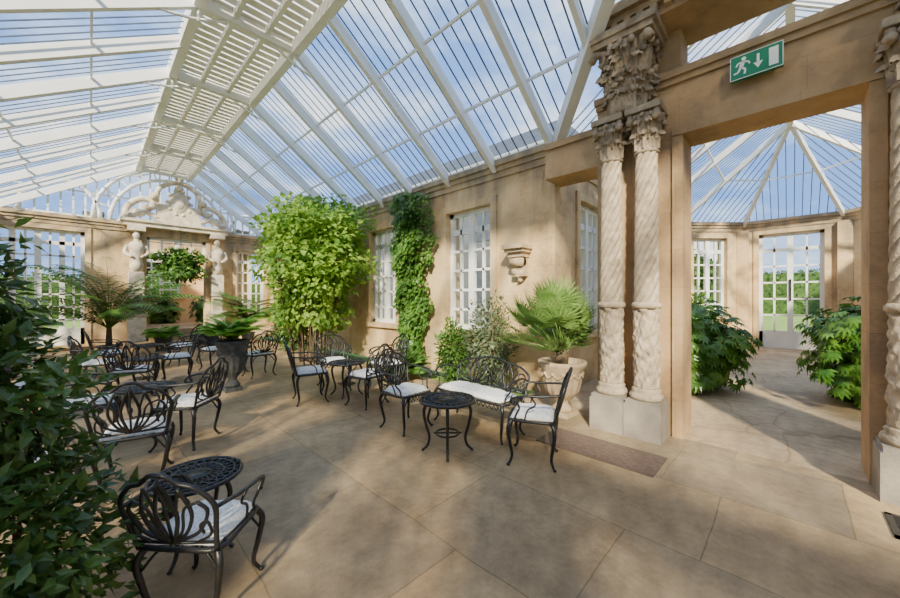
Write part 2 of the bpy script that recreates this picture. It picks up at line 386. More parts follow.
while y < YF+.01:
    mb.beam((RX0,y,ZR-.09),(RX1,y,ZR-.09),.08,.16)
    for sx,x in ((1,RX0),(-1,RX1)):
        pts = cr([(x-sx*.55,y,ZR-.45),(x-sx*.1,y,ZR-.36),(x+sx*.25,y,ZR-.22),(x+sx*.42,y,ZR-.1)],5); mb.tube(pts,.02,5)
        mb.tube([(x,y,ZR-.1),(x,y,ZR-.36)],.022,5)
    y += 2.1
for x in (RX0+.42,RX1-.42): mb.beam((x,YB,ZR-.06),(x,YF,ZR-.06),.06,.08)
trim(mb, M_white, "white iron cross members and curved brackets under the ridge", "roof bracket")

# gables
for yy,nm in ((YF+.1,"far"),(YB-.1,"back")):
    mb = MB()
    def ztop(x):
        if x < RX0: return ZW+(x-XL)/(RX0-XL)*(ZR-ZW)
        if x > RX1: return ZR-(x-RX1)/(XR-RX1)*(ZR-ZW)
        return ZR
    x = XL+.2
    while x < XR: mb.beam((x,yy,ZW),(x,yy,ztop(x)),.035,.04); x += .23
    mb.beam((XL,yy,ZW+.05),(XR,yy,ZW+.05),.08,.1); mb.beam((XL,yy,ZW+.75),(XR,yy,ZW+.75),.03,.04)
    mb.beam((XL,yy,ZW),(RX0,yy,ZR),.08,.1); mb.beam((XR,yy,ZW),(RX1,yy,ZR),.08,.1); mb.beam((RX0,yy,ZR),(RX1,yy,ZR),.08,.1)
    for cx,rx,rz in ((1.8,1.75,1.72),(1.8,1.4,1.42),(-.55,.75,.95),(4.0,.6,.7)):
        mb.tube([(cx+rx*math.cos(a*pi/24),yy-.08,ZW+.05+rz*math.sin(a*pi/24)) for a in range(25)],.05,6)
    for a in range(2,23,2):
        c,s_ = math.cos(a*pi/24),math.sin(a*pi/24); mb.beam((1.8+1.4*c,yy-.08,ZW+.05+1.42*s_),(1.8+1.75*c,yy-.08,ZW+.05+1.72*s_),.03,.03)
    trim(mb, M_white, "white arched glazing frame in the gable end", "gable frame")
    mb = MB(); mb.add([(XL,yy+.03,ZW),(XR,yy+.03,ZW),(RX1,yy+.03,ZR),(RX0,yy+.03,ZR)],[(0,1,2,3)])
    WN[0] += 1; struct("window_%d" % WN[0], mb, M_glass, "clear gable glass above the wall", "gable window")

# ---------------------------------------------------------------- portal screen
mb = MB()
mb.box(4.15,4.55,.77,1.62,0,3.05); mb.box(4.15,4.55,-1.32,-.43,0,3.05)
struct("wall_portal", mb, M_pier, "sandstone piers of the columned portal", "portal pier")
mb = MB()
mb.box(4.15,4.55,-1.32,1.62,3.05,3.64)
mb.box(4.09,4.61,-1.34,1.64,3.64,3.71); mb.box(4.12,4.58,-1.33,1.63,3.58,3.64)
mb.box(4.42,4.88,1.62,TY,3.06,3.45); mb.box(4.42,4.88,-TY,-1.32,3.06,3.45)
mb.box(4.38,4.92,1.62,TY-.02,3.45,3.53)
mb.box(4.2,4.54,.8,1.5,3.71,4.16); mb.box(4.2,4.54,-1.2,-.46,3.71,4.16)
mb.box(3.86,4.55,-1.2,1.52,4.16,4.26); mb.box(3.80,4.6,-1.24,1.56,4.26,4.32); mb.box(3.74,4.6,-1.1,1.42,4.32,4.42)
y = -1.0
while y < 1.35: mb.box(3.79,3.86,y,y+.06,4.2,4.26); y += .12
trim(mb, M_pier, "sandstone lintel and moulded entablature of the portal", "entablature")
mb = MB()
for y0,y1 in ((.77,.86),(-.52,-.43)): mb.box(4.12,4.15,y0,y1,.0,3.045)
mb.box(4.11,4.15,-.52,.86,3.05,3.14)
trim(mb, M_pier, "moulded architrave round the portal opening", "architrave")

def acanthus(mb, c, ang, r0, z0, h, w, out, m=0):
    vs = []; fs = []; n = 11
    for i in range(n):
        t = i/(n-1); cur = max(0,t-.65)/.35
        rr = r0+out*t**2.2+.012; z = z0+h*(math.sin(min(t,.85)/.85*pi/2)) - cur**2*h*.3
        lob = 1+.2*math.cos(t*pi*7)
        ww = w*(.85+.45*math.sin(pi*min(t*1.1,1)))*(1-.35*cur)*lob
        for k,kk in enumerate((-1,-.66,-.33,0,.33,.66,1)):
            bul = .016*math.cos(kk*pi)+.009*math.cos(kk*9)-.014
            a = ang+kk*ww/2/max(r0,.05); rad = rr+bul
            vs.append((c[0]+rad*math.cos(a), c[1]+rad*math.sin(a), c[2]+z))
    for i in range(n-1):
        for k in range(6): fs.append((i*7+k,i*7+k+1,(i+1)*7+k+1,(i+1)*7+k))
    mb.add(vs,fs,m,False)
def column_meshes():
    A = {}
    mb = MB(); mb.box(-.17,.165,-.17,.17,0,.34); mb.box(-.155,.155,-.155,.155,.34,.38); A['plinth'] = mb.mesh("plinth",M_plinth)
    mb = MB(); mb.lathe([(.15,.38),(.16,.41),(.15,.44),(.13,.455),(.138,.48),(.120,.5)],seg=32)
    mb.lathe([(.114,.5+i*.8/90) for i in range(91)], seg=90, rf=lambda th,z: 1+.09*math.sin(5*th+3*math.sin(z*15))*math.cos(z*22)+.08*abs(math.cos(7*th+z*18))*abs(math.sin(z*16+th*2))+.03*math.sin(14*th-z*45)-.03)
    mb.lathe([(.12,1.3),(.138,1.32),(.138,1.35),(.118,1.37)],seg=32); A['drum'] = mb.mesh("drum",M_lime)
    mb = MB(); mb.lathe([(.115-.015*i/240,1.37+i*.00625) for i in range(241)], seg=150, rf=lambda th,z: .78+.24*abs(math.sin(4*th-24*z))**.5)
    A['shaft'] = mb.mesh("shaft",M_lime)
    mb = MB(); mb.lathe([(.098,2.87),(.118,2.89),(.1,2.91),(.092,2.95),(.105,3.1),(.15,3.25)],seg=24)
    for k in range(8): acanthus(mb,(0,0,0),k*pi/4,.10,2.91,.18,.08,.055)
    for k in range(8): acanthus(mb,(0,0,0),(k+.5)*pi/4,.105,3.0,.21,.08,.07)
    for k in range(4):
        a = (k+.5)*pi/2; cx,cy = .17*math.cos(a),.17*math.sin(a)
        mb.ball((cx,cy,3.2),.04); mb.ball((cx,cy,3.245),.03)
    for k in range(12): mb.ball((.145*math.cos(k*pi/6),.145*math.sin(k*pi/6),3.235),.025,seg=8)
    mb.box(-.16,.16,-.16,.16,3.27,3.33); A['capital'] = mb.mesh("capital",M_limed)
    return A
CM = column_meshes(); CLB = {'plinth':"square grey stone plinth",'drum':"lower drum carved in relief",'shaft':"spiral fluted shaft",'capital':"acanthus leaf capital"}
for i,y in enumerate((1.055,1.40,-.615,-.96)):
    root = ob("twisted_column", None, loc=(3.97,y,0), label="pale carved stone column with spiral fluted shaft and leafy capital", cat="column", group="paired portal columns")
    for k,me in CM.items(): ob(k,me,root,label=CLB[k])
cm = {}
mb = MB()
mb.lathe([(.17,0),(.19,.05),(.17,.1),(.19,.3),(.21,.5),(.24,.7)],seg=48)
Rc = random.Random(3)
for k in range(10): acanthus(mb,(0,0,0),k*2*pi/10,.18,.0,.22,.13,.07)
for k in range(46):
    z = Rc.uniform(.1,.42); a = Rc.uniform(0,2*pi); acanthus(mb,(0,0,0),a,.18+.05*z/.4,z,Rc.uniform(.16,.26),Rc.uniform(.09,.15),Rc.uniform(.05,.1))
for k in range(4):
    a = (k+.5)*pi/2; c0 = Vector((.3*math.cos(a),.3*math.sin(a),.57)); t_ = Vector((math.cos(a),math.sin(a),0))
    mb.tube([c0+t_*(.09-.012*q)*math.cos(q*.9)+Vector((0,0,(.1-.012*q)*math.sin(q*.9))) for q in range(7)],[.042-.003*q for q in range(7)],8)
for k in range(16):
    a = k*2*pi/16; mb.ball((.26*math.cos(a),.26*math.sin(a),.655),.035,seg=8,sc=(1,1,1.2))
for k in range(22):
    a = Rc.uniform(0,2*pi); z = Rc.uniform(.15,.6); mb.ball(((.22+.05*z)*math.cos(a),(.22+.05*z)*math.sin(a),z),Rc.uniform(.02,.04),seg=8)
cm['acanthus_carving'] = mb.mesh("acanthus_carving",M_limed)
mb = MB(); mb.box(-.28,.2,-.32,.3,.76,.83); mb.box(-.25,.2,-.29,.28,.7,.76); cm['abacus'] = mb.mesh("abacus",M_limed)
for yc in (1.23,-.79):
    root = ob("carved_console", None, loc=(3.98,yc,3.33), label="large weathered stone console carved with acanthus leaves above paired columns", cat="carved console", group="portal consoles")
    for k,me in cm.items(): ob(k,me,root)
# exit sign
root = ob("exit_sign", None, loc=(4.04,.215,3.36), label="green emergency exit sign with running figure, down arrow and doorway", cat="exit sign")
mb = MB(); mb.box(0,.04,-.175,.175,0,.21); mb.box(.04,.11,-.03,.03,.07,.14); ob("sign_panel", mb.mesh("sign_panel",M_green), root)
mb = MB()
def sT(s,t,z): return (-.004-t,.175-s,z)
def poly(pts, m=0):
    n = len(pts); vs = [sT(p[0],0,p[1]) for p in pts]+[sT(p[0],-.004,p[1]) for p in pts]
    mb.add(vs,[tuple(range(n))]+[(i,(i+1)%n,n+(i+1)%n,n+i) for i in range(n)],m)
def seg2(a,b,w):
    a = Vector(a); b = Vector(b); d = (b-a).normalized(); n = Vector((-d.y,d.x))*w/2; poly([a-n,b-n,b+n,a+n])
poly([(.095+.016*math.cos(k*pi/6),.17+.016*math.sin(k*pi/6)) for k in range(12)])
seg2((.09,.148),(.075,.095),.028); seg2((.09,.145),(.125,.135),.012); seg2((.125,.135),(.135,.112),.012)
seg2((.085,.145),(.055,.14),.012); seg2((.055,.14),(.042,.115),.012)
seg2((.078,.1),(.105,.075),.016); seg2((.105,.075),(.1,.035),.014); seg2((.074,.1),(.055,.06),.016); seg2((.055,.06),(.025,.055),.014)
seg2((.19,.17),(.19,.09),.018); poly([(.16,.1),(.22,.1),(.19,.05)])
poly([(.26,.03),(.32,.03),(.32,.18),(.26,.18)])
for a,b in (((0,.003),(.35,.003)),((0,.207),(.35,.207)),((.003,0),(.003,.21)),((.347,0),(.347,.21))): seg2(a,b,.005)
ob("pictogram", mb.mesh("pictogram",M_signw), root, label="white running figure, arrow and door symbols")

mb = MB()
mb.box(-.3,0,-.19,.19,.46,.52); mb.box(-.25,0,-.165,.165,.41,.46); mb.box(-.2,0,-.13,.13,.34,.41)
mb.tube([(-.13,-.11,.27),(-.13,.11,.27)],.075,14); mb.box(-.12,0,-.11,.11,.05,.34); mb.tube([(-.09,-.1,.1),(-.09,.1,.1)],.05,12)
mb.lathe([(.0,-.06),(.05,-.03),(.03,0),(.09,.05)],c=(-.05,0,.02),seg=12)
ob("wall_bracket", mb.mesh("wall_bracket",M_terra), loc=(4.7,3.0,1.7), label="carved stone bracket shelf fixed to the sandstone wall", cat="bracket")
mb = MB(); mb.box(3.07,3.52,.77,1.8,.001,.012); ob("door_mat", mb.mesh("door_mat",M_mat), label="faded brown rectangular mat on the stone floor", cat="mat")
mb = MB(); mb.box(3.28,3.62,-1.0,-.97,.001,.012); mb.box(3.28,3.62,-.47,-.44,.001,.012); mb.box(3.28,3.31,-1,-.44,.001,.012); mb.box(3.59,3.62,-1,-.44,.001,.012)
x = 3.33
while x < 3.58: mb.box(x,x+.012,-.97,-.47,.001,.01); x += .03
ob("floor_grate", mb.mesh("floor_grate",M_iron), label="black iron drain grating set in the paving", cat="grate")

# ---------------------------------------------------------------- far doorway carving
root = ob("carved_pediment", None, loc=(1.96,YF-.02,3.55), label="ornate carved stone pediment with crest and scrolls above the doorway", cat="pediment")
mb = MB(); mb.box(-1.3,1.3,-.3,-.0,0,.12); mb.box(-1.36,1.36,-.36,-.0,.12,.2); mb.box(-.55,.55,-.26,0,.2,.75)
ob("pediment_base", mb.mesh("pediment_base",M_cream), root)
mb = MB()
for sg in (1,-1):
    pts = [(sg*1.25,-.15,.25),(sg*1.2,-.15,.55),(sg*.95,-.15,.8),(sg*.7,-.15,.82),(sg*.62,-.15,.66),(sg*.75,-.15,.58),(sg*.82,-.15,.68)]
    mb.tube(cr(pts,5),.085,8); mb.tube(cr([(sg*.5,-.2,.3),(sg*.85,-.2,.45),(sg*1.1,-.2,.28)],5),.07,8)
    mb.ball((sg*.95,-.15,.42),.14,sc=(1.2,.7,1)); mb.ball((sg*1.15,-.2,.3),.1)
    mb.tube(cr([(sg*.55,-.15,.8),(sg*.5,-.15,1.2),(sg*.25,-.15,1.42),(0,-.15,1.5)],5),.07,8)
    mb.ball((sg*.62,-.18,.95),.12)
ob("scroll", mb.mesh("scroll",M_cream), root)
mb = MB(); mb.ball((0,-.2,.85),.3,sc=(.9,.4,1.25),seg=16); mb.ball((0,-.26,.85),.2,sc=(.8,.4,1.2),seg=12); mb.ball((0,-.2,1.3),.12); mb.lathe([(.05,0),(.1,.05),(.06,.1),(.13,.16),(.02,.2)],c=(0,-.18,1.45),seg=12)
for k in range(10):
    a = k*pi/5; mb.ball((.3*math.cos(a),-.24,.85+.38*math.sin(a)),.06)
ob("crest", mb.mesh("crest",M_cream), root)
hm = {}
mb = MB(); mb.box(-.2,.2,-.17,.18,0,.9); mb.box(-.24,.24,-.2,.2,.9,1.0); mb.box(-.13,.13,-.1,.18,1.0,1.5); mb.box(-.17,.17,-.13,.18,1.5,2.2); hm['pedestal'] = mb.mesh("pedestal",M_cream)
mb = MB(); mb.lathe([(.14,2.2),(.16,2.4),(.13,2.6),(.17,2.8),(.2,2.95),(.14,3.05),(.06,3.1),(.06,3.16)],seg=16)
mb.ball((0,-.02,3.27),.1,sc=(.85,.95,1.2),seg=12)
for sg in (1,-1): mb.tube(cr([(sg*.19,0,2.96),(sg*.25,-.04,2.75),(sg*.1,-.17,2.62)],4),[.06,.06,.06,.055,.055,.05,.045,.04,.04],8)
mb.box(-.2,.2,-.15,.2,3.4,3.55); hm['carved_figure'] = mb.mesh("carved_figure",M_cream)
for x in (.95,2.97):
    root = ob("herm_figure", None, loc=(x,YF-.22,0), label="carved stone herm figure on a tapered pedestal flanking the doorway", cat="statue", group="doorway herm figures")
    for k,me in hm.items(): ob(k,me,root)
mb = MB(); mb.box(.8,3.1,12.95,13.55,0,.16); mb.box(1.2,2.7,13.25,14.35,0.161,.32); mb.box(1.2,2.7,13.6,14.35,.321,.48); mb.box(.2,3.8,14.36,18,-.15,.48)
trim(mb, M_floor, "worn stone steps leading up through the doorway", "steps")

# ---------------------------------------------------------------- furniture
def chair_meshes(W=.42, n=1, top=.87):
    h = W/2; A = {}
    mb = MB(); ring = [(-h,-.19,.415),(-h-.01,.0,.415),(-h+.02,.19,.415),(0,.215,.415),(h-.02,.19,.415),(h+.01,0,.415),(h,-.19,.415),(0,-.2,.415),(-h,-.19,.415)]
    mb.tube(cr(ring,4),.014,6)
    for k in range(-3*n,3*n+1):
        x = k*h/(3.2*n); mb.tube([(x,-.19,.415),(x,.2,.415)],.006,4)
    for k in range(8*n):
        x0 = -h+.03+k*(W-.06)/(8*n); w = (W-.06)/(8*n)
        mb.tube([(x0,.213,.4),(x0+w/2,.213,.355),(x0+w,.213,.4)],.006,4)
    A['seat_frame'] = mb
    mb = MB(); nx,ny = 8*n,8; vs = []; fs = []
    def cu(u,v,top):
        ex = (abs(u)**6+abs(v)**6); e = max(0,1-ex)**.35
        sx = h*.96*u*(1-.04*abs(v)); sy = .19*v+.0
        return (sx,sy,.432+(.048*e+.004*math.sin(u*9*n)*math.sin(v*9) if top else 0))
    for tp in (True,False):
        for i in range(nx*2+1):
            for j in range(ny*2+1): vs.append(cu(-1+i/nx,-1+j/ny,tp))
    NX,NY = nx*2+1,ny*2+1
    for i in range(NX-1):
        for j in range(NY-1):
            a = i*NY+j; fs.append((a,a+NY,a+NY+1,a+1)); b = a+NX*NY; fs.append((b,b+1,b+NY+1,b+NY))
    mb.add(vs,fs,0,True); A['seat_cushion'] = mb
    mb = MB(); kz = (top-.47)/.40
    def bk(x,z):
        z = .47+(z-.47)*kz if z > .47 else z
        return (x,-.2-.12*(z-.42)/.45-.02*math.cos(x/h*1.4),z)
    mb.tube(cr([bk(-h,.42),bk(-h-.02,.56),bk(-h-.035,.7),bk(-h*.82,.80),bk(-h*.45,.83),bk(-h*.2,.875),bk(0,.88),bk(h*.2,.875),bk(h*.45,.83),bk(h*.82,.80),bk(h+.035,.7),bk(h+.02,.56),bk(h,.42)],5),.013,6)
    mb.tube([bk(-h,.47),bk(0,.475),bk(h,.47)],.009,5)
    for c in range(n):
        cx = (c-(n-1)/2)*W/n; q = h/n
        for sg in (1,-1):
            for (wx,tx,tz_,r_) in ((.20,.0,.84,.011),(.55,.42,.80,.010),(.92,.80,.72,.010)):
                mb.tube(cr([bk(cx+sg*q*.04,.475),bk(cx+sg*q*(wx*.75),.54),bk(cx+sg*q*(wx+.06),.66),bk(cx+sg*q*tx,tz_)],5),r_,5)
                if wx > .3: mb.tube(cr([bk(cx+sg*q*.08,.475),bk(cx+sg*q*(wx*.35),.56),bk(cx+sg*q*(wx*.5),.68),bk(cx+sg*q*tx,tz_)],5),r_*.8,5)
            mb.tube(cr([bk(cx+sg*q*.55,.475),bk(cx+sg*q*.95,.52),bk(cx+sg*q*.92,.6),bk(cx+sg*q*.75,.58),bk(cx+sg*q*.8,.53)],4),.008,5)
        mb.tube([bk(cx,.47),bk(cx,.86)],.008,5); mb.ball(bk(cx,.66),.018,seg=8,sc=(1,.5,1.6))
    A['backrest'] = mb
    for sg,nm in ((1,'a'),(-1,'b')):
        mb = MB(); bz = .68 if top > .8 else .64
        mb.tube(cr([bk(sg*(h+.03),bz),(sg*(h+.06),-.1,.665),(sg*(h+.07),.05,.66),(sg*(h+.05),.15,.63),(sg*(h+.03),.17,.58),(sg*(h+.05),.12,.57)],5),.014,6,flat=.8)
        mb.tube(cr([(sg*(h+.05),.14,.62),(sg*(h+.04),.1,.55),(sg*(h+.0),.13,.48),(sg*(h-.0),.15,.42)],4),.01,5)
        mb.tube(cr([(sg*(h+.05),.0,.655),(sg*(h+.03),-.04,.58),(sg*(h+.02),.03,.52),(sg*(h+.0),.06,.42)],4),.008,5)
        A['armrest_'+nm] = mb
    for i,(sx,sy) in enumerate(((1,1),(-1,1),(1,-1),(-1,-1))):
        mb = MB(); x = sx*(h-.02); y = sy*.17
        pts = cr([(x,y,.42),(x+sx*.035,y+sy*.035,.34),(x+sx*.015,y+sy*.02,.2),(x-sx*.005,y+sy*.005,.08),(x+sx*.03,y+sy*.035,.0)],5)
        m_ = len(pts); mb.tube(pts,[.021-.010*(k/(m_-1)) for k in range(m_)],7)
        mb.ball((x+sx*.03,y+sy*.035,.012),.017,seg=8,sc=(1,1,.7))
        mb.tube(cr([(x-sx*.09,y,.41),(x-sx*.04,y+sy*.01,.37),(x+sx*.02,y+sy*.02,.29)],4),.008,5)
        A['leg_%d' % i] = mb
    return {k:v.mesh(k, M_cush if k == 'seat_cushion' else M_iron) for k,v in A.items()}
CH = chair_meshes(); BN = chair_meshes(1.06,2,.80)
def place(meshes, name, label, cat, x, y, face, group, s=.95):
    rot = math.atan2(-face[0],face[1])
    root = ob(name, None, loc=(x,y,0), rot=rot, label=label, cat=cat); root.scale = (s,s,s)
    if group: root["group"] = group
    for k,me in meshes.items():
        nm = 'armrest' if k.startswith('armrest') else ('leg' if k.startswith('leg') else k)
        o = ob(nm, me, root)
        if k == 'seat_cushion': o["label"] = "white mottled seat cushion"
def table_meshes(r=.26, H=.5):
    A = {}; mb = MB()
    mb.tube([(r*math.cos(a*pi/18),r*math.sin(a*pi/18),H-.012) for a in range(37)],.014,6)
    for rr in (.3,.6,.85): mb.tube([(r*rr*math.cos(a*pi/18),r*rr*math.sin(a*pi/18),H-.006) for a in range(37)],.008,5)
    for k in range(24):
        a = k*pi/12; a2 = a+.26
        mb.tube([(r*.3*math.cos(a),r*.3*math.sin(a),H-.006),(r*.62*math.cos(a2),r*.62*math.sin(a2),H-.006),(r*math.cos(a),r*math.sin(a),H-.006)],.007,4)
        mb.tube([(r*.3*math.cos(a),r*.3*math.sin(a),H-.006),(r*.62*math.cos(a-.26),r*.62*math.sin(a-.26),H-.006),(r*math.cos(a),r*math.sin(a),H-.006)],.007,4)
    mb.lathe([(r*.3,H-.012),(r*.3,H-.002),(.001,H)],seg=20)
    mb.lathe([(r*.98,H-.02),(r*.98,H-.012)],seg=32)
    A['tabletop'] = mb
    mb = MB(); mb.tube([(r*.42*math.cos(a*pi/12),r*.42*math.sin(a*pi/12),.17) for a in range(25)],.009,5)
    for k in range(4):
        a = k*pi/2+pi/4; mb.tube([(0,0,.17),(r*.5*math.cos(a),r*.5*math.sin(a),.17)],.008,5)
    A['stretcher'] = mb
    for i in range(4):
        a = i*pi/2+pi/4; mb = MB()
        pr = [(.72,H-.03),(.86,H-.12),(.78,.25),(.66,.14),(.72,.06),(.9,0.012)]
        pts = cr([(r*q*math.cos(a),r*q*math.sin(a),z) for q,z in pr],5); mb.tube(pts,[.017-.006*k/(len(pts)-1) for k in range(len(pts))],7)
        mb.ball((r*.9*math.cos(a),r*.9*math.sin(a),.012),.016,seg=8,sc=(1,1,.7))
        A['leg_%d' % i] = mb
    return {k:v.mesh(k,M_iron) for k,v in A.items()}
TB = table_meshes()
CL = "black ornate cast-metal garden armchair with white seat cushion"
chairs = [(.38,1.98,(.64,.60),.80),(.25,3.62,(.2,1),.92),(.66,4.22,(-.75,.65),.93),(2.72,1.62,(-.42,.9),.92),(2.42,3.02,(.05,-1),.93),
          (2.12,4.75,(.75,-.2),.95),(2.58,4.05,(-.2,1),.93),(3.2,4.5,(-1,.1),.95),(2.72,5.25,(-.3,-1),.95),
          (.42,6.6,(.3,1),.95),(1.05,7.6,(-1,.1),.95),(.1,7.7,(.9,-.2),.95),(2.15,6.95,(-.1,1),.95),(1.75,8.2,(.3,-1),.95),(.0,4.85,(1,-.1),.95),(-.32,3.3,(1,.5),.95),(1.4,9.3,(-1,-.3),.95),(-.45,6.2,(.9,.3),.95),(.25,9.0,(.9,0),.95)]
for x,y,f,s in chairs: place(CH,"garden_chair",CL+" on stone paving","chair",x,y,f,"black garden chairs",s)
place(BN,"garden_bench","black ornate cast-metal two-seat bench with long white cushion","bench",2.95,2.46,(-1,.03),None,.9)
for x,y,s in ((2.30,2.27,1),(.42,2.40,.86),(.42,4.85,1),(2.62,4.65,1),(.6,7.25,1),(1.95,7.6,1),(.8,9.2,1)): place(TB,"garden_table","low round black cast-metal table with lattice top","table",x,y,(0,1),"black garden tables",s*.97)

# ---------------------------------------------------------------- plants
def rdir():
    while True:
        v = Vector((R.uniform(-1,1),R.uniform(-1,1),R.uniform(-1,1)))
        if .1 < v.length < 1: return v.normalized()
def blob(mb, c, r, n, L, W, shell=.55, lump=.18, droop=.2, keep=None):
    c = Vector(c); ph = [R.uniform(0,6) for _ in range(6)]
    for _ in range(n):
        d = rdir(); k = 1+lump*(math.sin(d.x*5+ph[0])*math.sin(d.y*5+ph[1])+.6*math.sin(d.z*8+ph[2]))
        q = (shell+(1-shell)*R.random()**.6)*k
        p = Vector((c.x+d.x*r[0]*q,c.y+d.y*r[1]*q,c.z+d.z*r[2]*q))
        if keep and not keep(p): continue
        dd = (d+rdir()*.8+Vector((0,0,-droop))).normalized(); s = R.uniform(.6,1.3)
        mb.leaf(p,dd,(d+Vector((0,0,.6))+rdir()*.4),L*s,W*s)
def fronds(mb, c, n, L, rise=1.2, nl=22, lw=.02, ll=.25, spread=1.0, r0=.03, up=.0):
    for i in range(n):
        a = i*2.399+R.uniform(-.2,.2); el = R.uniform(.5,1.35) if up == 0 else R.uniform(up,1.45)
        l = L*R.uniform(.75,1.1); hx = Vector((math.cos(a),math.sin(a),0)); p = Vector(c)+hx*r0; pts = [p.copy()]; st = l/nl
        for k in range(nl):
            e = el-1.5*rise*(k/nl)**1.5; p = p+(hx*math.cos(e)*spread+Vector((0,0,math.sin(e))))*st
            p.z = max(p.z,.03); pts.append(p.copy())
        mb.tube(pts[::3]+[pts[-1]],[.008*(1-.8*j/len(pts[::3])) for j in range(len(pts[::3])+1)],4)
        for k in range(3,nl):
            t = (pts[k+1]-pts[k]).normalized(); sd = t.cross(Vector((0,0,1)))
            if sd.length < .05: continue
            sd.normalize(); f = math.sin(pi*min(1,(k-1)/(nl-1)*.85+.12))
            for sg in (1,-1):
                mb.leaf(pts[k],sd*sg*.85+t*.55-Vector((0,0,.25)),Vector((0,0,1)),ll*f,lw)
def plant(name, label, cat, loc=(0,0,0)): return ob(name, None, loc=loc, label=label, cat=cat)

root = plant("leafy_tree","tall bright green leafy tree filling the wall beneath the glass roof","tree",(3.5,7.6,0))
mb = MB()
def kp(p): return p.x < 1.0 and .35 < p.z < 3.63 and p.y > -1.35
blob(mb,(0,0,2.5),(1.05,1.3,1.1),6800,.13,.098,.45,.28,keep=kp)
blob(mb,(0,.1,1.5),(.85,1.1,.9),3000,.13,.098,.4,.28,keep=kp); blob(mb,(.1,.2,3.1),(.8,1.0,.62),1500,.13,.098,.4,.3,keep=kp)
blob(mb,(-.3,-.8,2.0),(.5,.5,.7),700,.13,.098,.4,.3,keep=kp); blob(mb,(-.2,.9,2.9),(.5,.5,.6),700,.13,.098,.4,.3,keep=kp)
ob("foliage", mb.mesh("foliage",M_lfB), root)
mb = MB()
for k in range(30):
    a = R.uniform(0,6.28); r = R.uniform(.05,.5)
    mb.tube(cr([(r*math.cos(a),r*math.sin(a),0),(r*1.2*math.cos(a),r*1.2*math.sin(a),.8),(r*1.7*math.cos(a+.2),r*1.7*math.sin(a+.2),1.7),(r*1.8*math.cos(a+.3),r*2*math.sin(a+.3),2.5)],4),.014,5)
ob("stem", mb.mesh("stem",M_bark), root)
root = plant("climbing_ivy","dense dark green ivy climbing the sandstone wall between windows","climbing plant",(4.64,5.5,0))
mb = MB()
for _ in range(5200):
    z = R.uniform(.1,3.5); t = z/3.5; hw = .6*(.42+.58*t**.9)*(1 if z < 3.1 else 1-.9*(z-3.1)); hw *= 1+.16*math.sin(z*6)+.1*math.sin(z*15+1)
    y = max(-1.1,min(1.1,R.gauss(0,.55)))*hw+.05*math.sin(z*4)
    th = .34*max(0,1-(y/hw/1.3)**2)*(.5+.5*t)*(1+.25*math.sin(z*9+y*5))+.05; x = -th*R.uniform(.3,1)
    mb.leaf((x,y,z),(-.5+R.uniform(-.4,.3),R.uniform(-.9,.9),-.8+R.uniform(-.2,.5)),(-1,R.uniform(-.6,.6),.5),.10,.075)
ob("foliage", mb.mesh("foliage",M_lfM), root)
mb = MB()
for k in range(5): mb.tube(cr([(-.06,-.1+.05*k,0),(-.05,-.15+.06*k,1),(-.05,-.2+.1*k,2),(-.05,-.3+.15*k,3)],4),.012,5)
ob("stem", mb.mesh("stem",M_bark), root)
def shrub(name,label,loc,r,n,L,W,mat,stemn=7, lump=.2):
    root = plant(name,label,"shrub",loc); mb = MB(); blob(mb,(0,0,r[2]*1.02),r,n,L,W,.35,lump,keep=lambda p:p.z>.02)
    ob("foliage", mb.mesh("foliage",mat), root); mb = MB()
    for k in range(stemn):
        a = R.uniform(0,6.28); q = r[0]*.6
        mb.tube(cr([(.03*math.cos(a),.03*math.sin(a),0),(q*.5*math.cos(a),q*.5*math.sin(a),r[2]*.6),(q*math.cos(a),q*math.sin(a),r[2]*1.3)],4),.01,5)
    ob("stem", mb.mesh("stem",M_bark), root)
shrub("wall_shrub","grey-green fine-leaved shrub against the sandstone wall",(4.26,3.3,0),(.32,.38,.68),2600,.085,.028,M_grey)
shrub("wall_shrub","dark green fine-leaved shrub under the window",(4.3,4.1,0),(.28,.3,.52),1900,.09,.034,M_lfM)
for (fx,fy,fl) in ((3.85,4.85,.55),):
    root = plant("fern","arching dark green fern at the foot of the wall","fern",(fx,fy,0)); mb = MB(); fronds(mb,(0,0,.05),60,fl,nl=20,ll=.17,lw=.04,rise=.9,up=.75); ob("foliage", mb.mesh("foliage",M_lfM), root)
shrub("wall_shrub","dark bushy plant beside the leafy tree",(3.9,9.9,0),(.5,.5,.5),1200,.12,.05,M_lfD)

def urn(s=1, hs=1, seg=32):
    mb = MB(); mb.box(-.17*s,.17*s,-.17*s,.17*s,0,.05*s*hs)
    mb.lathe([(.15*s,.05*s*hs),(.16*s,.08*s*hs),(.1*s,.12*s*hs),(.09*s,.15*s*hs),(.15*s,.19*s*hs),(.24*s,.27*s*hs),(.28*s,.38*s*hs),(.29*s,.5*s*hs),(.35*s,.56*s*hs),(.355*s,.6*s*hs),(.3*s,.6*s*hs),(.27*s,.55*s*hs),(.01,.54*s*hs)],seg=seg*2,
             rf=lambda th,z: 1+(.04*math.cos(14*th) if .18*s*hs < z < .45*s*hs else 0))
    for k in range(12):
        a = k*pi/6; mb.ball((.29*s*math.cos(a),.29*s*math.sin(a),.47*s*hs),.03*s,seg=8)
        a2 = a+pi/12; mb.tube(cr([(.29*s*math.cos(a),.29*s*math.sin(a),.47*s*hs),(.3*s*math.cos(a2),.3*s*math.sin(a2),.43*s*hs),(.29*s*math.cos(a2+pi/12),.29*s*math.sin(a2+pi/12),.47*s*hs)],3),.012*s,5)
    return mb
root = plant("potted_palm","fan palm with spiky grey-green leaves in a buff carved urn","potted plant",(4.0,1.99,0))
ob("urn", urn(.80,1.36).mesh("urn",M_terra), root, label="buff carved stone urn")
mb = MB()
